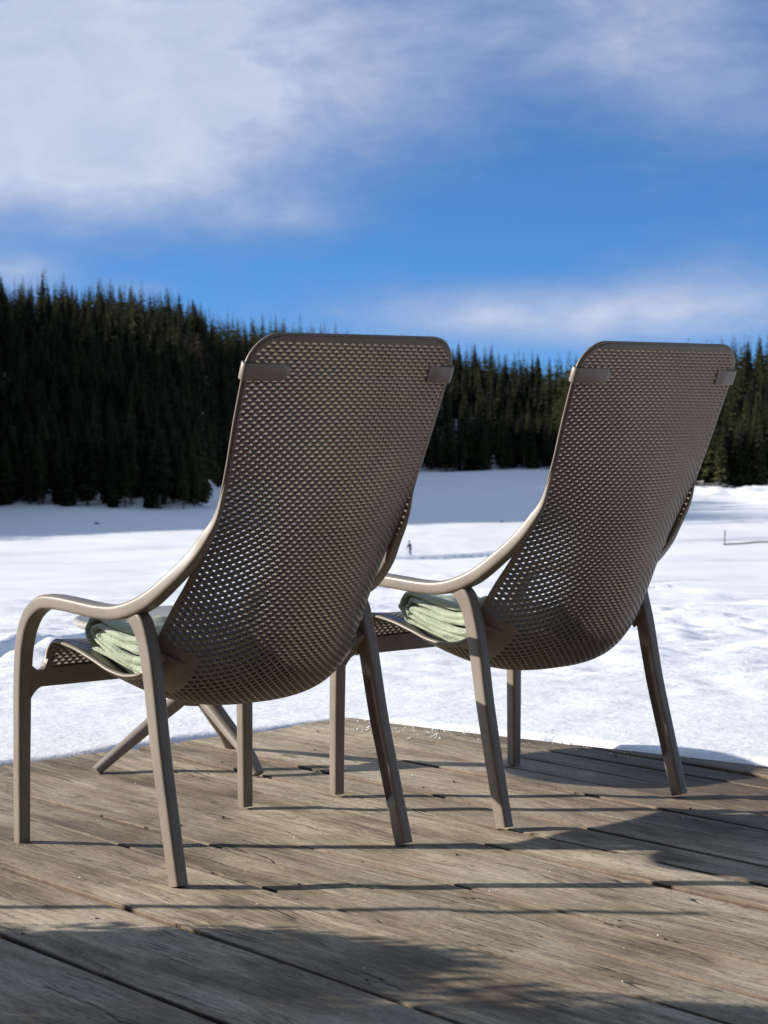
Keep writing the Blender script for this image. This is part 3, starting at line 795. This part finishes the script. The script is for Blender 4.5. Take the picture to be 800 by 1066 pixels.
# ------------------------------------------------------------------ snow crumbs on the deck
def crumbs():
    V = []; F = []; rr = random.Random(3)
    def put(x, y, z, r):
        b0 = len(V)
        for k in range(6):
            dx = [(1, 0, 0), (-1, 0, 0), (0, 1, 0), (0, -1, 0), (0, 0, 1), (0, 0, -1)][k]
            V.append((x+dx[0]*r*rr.uniform(.6, 1.3), y+dx[1]*r*rr.uniform(.6, 1.3), z+dx[2]*r*.6))
        for f in ((0, 2, 4), (2, 1, 4), (1, 3, 4), (3, 0, 4), (2, 0, 5), (1, 2, 5), (3, 1, 5), (0, 3, 5)): F.append(tuple(b0+i for i in f))
    D1 = np.array((.766, -.643))
    for _ in range(80):
        s = rr.uniform(0, 1.6)**1.0; off = -abs(rr.gauss(0, .05))-.004
        p = K+D1*s+N1*off; put(p[0], p[1], .004, rr.choice([.0015, .002, .003, .004]))
    for _ in range(60):
        p = K+D1*rr.uniform(.1, .45)+N1*(-rr.uniform(.02, .22)); put(p[0], p[1], .004, rr.uniform(.002, .004))
    for _ in range(26):
        put(rr.uniform(-.6, .9), rr.uniform(2.9, 4.8), .004, rr.uniform(.0012, .003))
    o = obj('snow_crumbs', mesh_from('snow_crumbs', V, F), M_SNOW, smooth=False); tag(o, kind='stuff')
crumbs()

# ------------------------------------------------------------------ spruces
def spruce_mesh(seed, whorls, per, R0, full=True, top_h=1.0, bare=.06):
    """unit height crown made of drooping feathered branches"""
    rr = random.Random(seed); V = []; F = []
    for w in range(whorls):
        q = (w+rr.uniform(-.3, .3))/whorls; q = min(max(q, 0), 1); z = bare+(1-bare)*q*.985
        prof_r = R0*((1-q)**.78)*(.55+.45*min(1, (q+.05)/.18))*rr.uniform(.78, 1.15)
        if prof_r < .006: prof_r = .006
        n = max(4, int(per*(1-.55*q))); a0 = rr.uniform(0, 6.28)
        for k in range(n):
            a = a0+2*math.pi*k/n+rr.uniform(-.25, .25); r = prof_r*rr.uniform(.62, 1.18); c, s = math.cos(a), math.sin(a)
            droop = r*rr.uniform(.10, .55)*(1-.6*q); wd = r*rr.uniform(.26, .42)
            zz = z+rr.uniform(-.008, .008)
            b0 = len(V)
            def P_(t, side, dz): return (c*r*t-s*side, s*r*t+c*side, zz+dz)
            V += [P_(.02, 0, 0), P_(.45, wd, -droop*.25), P_(.5, 0, .004-droop*.12), P_(.45, -wd, -droop*.3), P_(.8, wd*.55, -droop*.75), P_(.85, -wd*.5, -droop*.8), P_(1.0, 0, -droop*.8+.004),
                  P_(.42, wd*.2, -droop*.3-r*.22), P_(.78, -wd*.2, -droop*.8-r*.15)]
            F += [(b0, b0+1, b0+2), (b0, b0+2, b0+3), (b0+1, b0+4, b0+2), (b0+2, b0+5, b0+3), (b0+4, b0+6, b0+2), (b0+2, b0+6, b0+5), (b0+2, b0+7, b0), (b0+6, b0+8, b0+2)]
            if full:
                for _ in range(2):
                    t = rr.uniform(.3, .9); sd2 = rr.uniform(-1, 1)*wd; b1 = len(V)
                    V += [P_(t, sd2, -droop*t*.8), P_(t+.16, sd2+wd*.5, -droop*t-r*.1), P_(t+.05, sd2*1.1-wd*.3, -droop*t-r*.26)]
                    F.append((b1, b1+1, b1+2))
    return np.array(V), np.array(F)
def trunk_mesh(seed):
    rr = random.Random(seed); V = []; F = []; n = 7
    for i in range(7):
        q = i/6; r = .0125*(1-q)**.9+.0008
        for k in range(n):
            a = 2*math.pi*k/n; V.append((r*math.cos(a), r*math.sin(a), q*.97-.03))
    for i in range(6):
        for k in range(n): F.append((i*n+k, i*n+(k+1) % n, (i+1)*n+(k+1) % n, (i+1)*n+k))
    # dead snags low on the trunk
    for _ in range(9):
        a = rr.uniform(0, 6.28); z = rr.uniform(.03, .22); l = rr.uniform(.03, .07); b0 = len(V)
        V += [(0, 0, z), (0, 0, z+.003), (l*math.cos(a), l*math.sin(a), z-rr.uniform(0, .02))]; F.append((b0, b0+1, b0+2))
    return mesh_from('trunk', V, F)
crowns = []
for s_ in range(8):
    v, f = spruce_mesh(100+s_, 46, 15, [.125, .14, .11, .155, .13, .115, .16, .13][s_], bare=[.05, .10, .16, .04, .22, .08, .06, .3][s_])
    m = np_mesh('crown', v, f); m.materials.append(M_SPRUCE); crowns.append(m)
v, f = spruce_mesh(333, 26, 9, .15, bare=.1); larch = np_mesh('crown', v, f); larch.materials.append(M_LARCH)
trunks = [trunk_mesh(s_) for s_ in range(3)]
for t in trunks: t.materials.append(M_BARK)
low = [spruce_mesh(500+s_, 26, 10, [.12, .135, .105, .13][s_], full=False, bare=.1) for s_ in range(4)]

# scatter
cand = []
rt_ = random.Random(42)
def try_tree(x, y, h): cand.append((x, y, h))
yy = 250.0
while yy < 800:
    stp = 3.7 if yy < 620 else 4.6
    xx = -235.0
    while xx < 235:
        x = xx+rt_.uniform(-.48, .48)*stp; y = yy+rt_.uniform(-.48, .48)*stp
        px = 400+FPX*x/y; into = y-float(np.interp(px, FL_PX, FL_Y))
        # ragged front edge
        into -= 14*(float(vnoise(np.array([x/13.]), np.array([y/13.]), 9)[0])-.35)
        run = float(np.interp(px, [-900, 0, 300, 480, 700, 800], [290, 265, 205, 140, 130, 150]))
        if 0 < into < run:
            keep = 1.0
            if px < -60: keep = .92 if px > -500 else .8
            if px > 860: keep = .35
            if rt_.random() < keep: cand.append((x, y, into, px))
        xx += stp
    yy += stp
trees = []
for (x, y, into, px) in cand:
    h = rt_.gauss(14.4, 2.1)
    if px > 690: h *= 1.25
    if 400 < px < 690: h *= 1.10
    if into < 14: h *= rt_.uniform(.8, 1.12)
    h = min(max(h, 10), 38); trees.append([x, y, h, into, px])
arr = np.array(trees); gz = terrain(arr[:, 0], arr[:, 1])
# rank by how much of each tree the picture shows
sky_line = np.full(800, 2000.0)
for c0, c1, vv in ((236, 466, 352), (576, 766, 362)): sky_line[c0:c1] = vv
order = np.argsort(arr[:, 1]); vis = np.zeros(len(arr)); topv = np.zeros(len(arr)); firstrow = np.zeros(len(arr))
for i in order:
    x, y, h = arr[i, :3]; u, vb = project(x, y, gz[i]); _, vt = project(x, y, gz[i]+h); topv[i] = vt
    hw = .12*h*FPX/y; a, b_ = int(max(0, u-hw)), int(min(799, u+hw))
    if b_ <= 0 or a >= 799 or b_ < a: continue
    for cidx in range(a, b_+1):
        tt_ = vt+(vb-vt)*min(1, abs(cidx-u)/hw)
        lowest = min(sky_line[cidx], vb)
        if tt_ < lowest: vis[i] += lowest-tt_; 
        sky_line[cidx] = min(sky_line[cidx], tt_)
    firstrow[i] = arr[i, 3] < 12
rank = np.argsort(-vis); single = set(int(i) for i in rank[:295] if vis[i] > 8)
# the red-brown larch behind the left chair's top left corner
best = min((i for i in single), key=lambda i: abs(project(arr[i, 0], arr[i, 1], 0)[0]-258)+abs(topv[i]-338)*1.5)
for i in sorted(single):
    x, y, h, into, px = arr[i]
    r_ = empty('spruce_tree' if i != best else 'larch_tree', (x, y, gz[i]-.3), rt_.uniform(0, 6.28)); sc = rt_.uniform(.88, 1.2)
    r_.scale = (h*sc, h*sc, h)
    cm = larch if i == best else crowns[rt_.randrange(8)]
    link(bpy.data.objects.new('crown', cm), r_); link(bpy.data.objects.new('trunk', trunks[i % 3]), r_)
    if i == best:
        tag(r_, 'reddish brown larch rising among dark spruces behind the left chair\'s top corner', 'tree'); continue
    row = 'front edge of the forest' if into < 16 else ('skyline' if topv[i] < project(x, y, 0)[1]-1e9 or into > 110 else 'slope')
    if px < 236: zone = 'left of the chairs'; z2 = 'left of both chairs'
    elif px < 466: zone = 'above left chair'; z2 = 'above the back of the left chair'
    elif px < 576: zone = 'between chairs'; z2 = 'in the gap between the two chairs'
    elif px < 766: zone = 'above right chair'; z2 = 'above the back of the right chair'
    else: zone = 'right of the chairs'; z2 = 'right of both chairs'
    lab = {'front edge of the forest': 'dark spruce at the snowy forest edge, ',
           'slope': 'dark spruce part way up the forest, ',
           'skyline': 'dark spruce near the hilltop, '}[row]+z2
    tag(r_, lab, 'tree', 'spruces at the %s, %s' % (row, zone))
# the remaining forest as one mass
VV = []; FF = []; off = 0
for i in range(len(arr)):
    if i in single: continue
    x, y, h, into, px = arr[i]; v, f = low[rt_.randrange(4)]; a = rt_.uniform(0, 6.28); c, s = math.cos(a), math.sin(a)
    w = h*rt_.uniform(.9, 1.2)
    VV.append(np.stack([(v[:, 0]*c-v[:, 1]*s)*w+x, (v[:, 0]*s+v[:, 1]*c)*w+y, v[:, 2]*h+gz[i]-.3], -1)); FF.append(f+off); off += len(v)
fo = obj('spruce_forest', np_mesh('spruce_forest', np.concatenate(VV), np.concatenate(FF)), M_SPRUCE, smooth=False)
tag(fo, 'dense dark spruce forest covering the hill beyond the snowfield', 'forest', kind='stuff')
print('trees', len(arr), 'single', len(single), 'stuff', len(VV))

# ------------------------------------------------------------------ distant skier
def skier():
    Y0 = 236.0; X0 = at_px(427, Y0); Z0 = tz(X0, Y0)
    root = empty('person', (X0, Y0, Z0), R(35)); tag(root, 'tiny distant skier in dark blue jacket on the snowfield between the chairs', 'person')
    def skin(name, pts, edges, rad, mat, lv=1):
        me = bpy.data.meshes.new(name); me.from_pydata(pts, edges, []); o = link(bpy.data.objects.new(name, me))
        md = o.modifiers.new('s', 'SKIN'); sv = me.skin_vertices[0].data
        for i, r_ in enumerate(rad): sv[i].radius = (r_, r_)
        sv[0].use_root = True
        sb = o.modifiers.new('b', 'SUBSURF'); sb.levels = lv; sb.render_levels = lv
        m = evaluated(o); bpy.data.objects.remove(o); m.materials.clear(); m.materials.append(mat)
        p = obj(name, m, None, root); return p
    pts = [(0, 0, .92), (0, .05, 1.12), (0, .13, 1.38), (0, .18, 1.52), (0, .21, 1.62), (0, .22, 1.74),
           (.1, 0, .88), (.12, .12, .50), (.11, .0, .10), (.11, .14, .05), (-.1, 0, .88), (-.12, .08, .5), (-.11, -.12, .10), (-.11, .02, .05),
           (.19, .14, 1.38), (.26, .20, 1.12), (.24, .42, 1.02), (.235, .49, 1.0), (-.19, .14, 1.38), (-.27, .16, 1.12), (-.25, .38, .98), (-.245, .45, .96)]
    ed = [(0, 1), (1, 2), (2, 3), (3, 4), (4, 5), (0, 6), (6, 7), (7, 8), (8, 9), (0, 10), (10, 11), (11, 12), (12, 13), (2, 14), (14, 15), (15, 16), (16, 17), (2, 18), (18, 19), (19, 20), (20, 21)]
    rad = [.14, .14, .15, .06, .10, .07, .09, .065, .045, .04, .09, .065, .045, .04, .07, .05, .04, .035, .07, .05, .04, .035]
    skin('body', pts, ed, rad, M_SKIN)
    skin('jacket', [pts[0], pts[1], pts[2], pts[14], pts[15], pts[16], pts[18], pts[19], pts[20], (0, .15, 1.46)], [(0, 1), (1, 2), (2, 3), (3, 4), (4, 5), (2, 6), (6, 7), (7, 8), (2, 9)], [.17, .17, .18, .09, .07, .055, .09, .07, .055, .09], M_DARK)
    skin('trousers', [pts[0], pts[6], pts[7], pts[8], pts[10], pts[11], pts[12]], [(0, 1), (1, 2), (2, 3), (0, 4), (4, 5), (5, 6)], [.155, .11, .085, .07, .11, .085, .07], M_GREYC)
    bm = bmesh.new(); bmesh.ops.create_uvsphere(bm, u_segments=16, v_segments=8, radius=.13)
    for v in list(bm.verts): v.co = Vector((v.co.x, v.co.y+.21, max(v.co.z, -.02)+1.69))
    m = bpy.data.meshes.new('hat'); bm.to_mesh(m); bm.free(); obj('hat', m, M_DARK, root)
    mw = Matrix.Translation((X0, Y0, Z0)) @ Matrix.Rotation(R(35), 4, 'Z')
    for sx, dy in ((.11, .05), (-.11, -.05)):
        P = [(sx, -.8+dy, .03), (sx, -.2+dy, .025), (sx, .5+dy, .025), (sx, .85+dy, .04), (sx, 1.0+dy, .10)]
        o = obj('ski', sweep('ski', P, [.03, .045, .045, .05, .02], [.012]*5), M_DARK); o.matrix_world = mw
        tag(o, 'narrow dark ski under the distant skier', 'ski', 'skis of the distant skier')
        hnd = (.235, .49, 1.0) if sx > 0 else (-.245, .45, .96)
        P = [(hnd[0], hnd[1]+.01, hnd[2]+.12), (hnd[0]*1.1, hnd[1]-.25, hnd[2]*.5), (hnd[0]*1.2, hnd[1]-.5, .0)]
        o = obj('ski_pole', sweep('ski_pole', P, [.012]*3, [.012]*3), M_DARK); o.matrix_world = mw
        tag(o, 'thin dark ski pole in the hand of the distant skier', 'ski pole', 'poles of the distant skier')
skier()

# ------------------------------------------------------------------ marks on the snowfield
def stake(px, Y0, h, w, label, lean=0):
    x = at_px(px, Y0); z = tz(x, Y0)
    P = [(x, Y0, z-.3), (x+lean*h*.5, Y0, z+h*.5), (x+lean*h, Y0, z+h)]
    o = obj('marker_stake', sweep('stake', P, [w]*3, [w]*3, n=8), M_STAKE); tag(o, label, 'stake')
stake(755, 255, 1.9, .06, 'thin upright stake in the snow at the left end of the low dark rail', .03)
def low_rail(pa, Ya, pb, Yb):
    xa, xb = at_px(pa, Ya), at_px(pb, Yb); P = []
    for q in np.linspace(0, 1, 12):
        x = xa+(xb-xa)*q; y = Ya+(Yb-Ya)*q; P.append((x, y, tz(x, y)+.14))
    o = obj('low_rail', sweep('rail', P, [.06]*12, [.09]*12, n=8), M_STAKE); tag(o, 'long low dark rail lying on the bright snow at the right edge', 'rail')
low_rail(754, 252, 830, 268)
def rock(name, px, Y0, r, label, seed, grp=None):
    bm = bmesh.new(); bmesh.ops.create_icosphere(bm, subdivisions=3, radius=1)
    for v in bm.verts:
        n = mnoise.noise(v.co*1.4+Vector((seed, 0, 0))); v.co = Vector((v.co.x*r*1.5, v.co.y*r, v.co.z*r*.7))*(1+.45*n)
    m = bpy.data.meshes.new(name); bm.to_mesh(m); bm.free(); o = obj(name, m, M_ROCK, smooth=False)
    x = at_px(px, Y0); o.location = (x, Y0, tz(x, Y0)+r*.15); tag(o, label, 'rock', grp)
rock('rock', 100, 352, .34, 'small dark rock alone on shaded snow below the left forest edge', 1)
rock('rock', 523, 345, .24, 'tiny dark rock on the shaded snow between the chairs', 2)
for k, (px, Y0, r) in enumerate([(741, 428, .5), (748, 424, .8), (756, 422, .6), (763, 425, .5), (752, 432, .45)]):
    rock('rock', px, Y0, r, 'dark rock poking from the snow mounds in front of the right forest', 10+k, 'rocks in the snow mounds at the right')
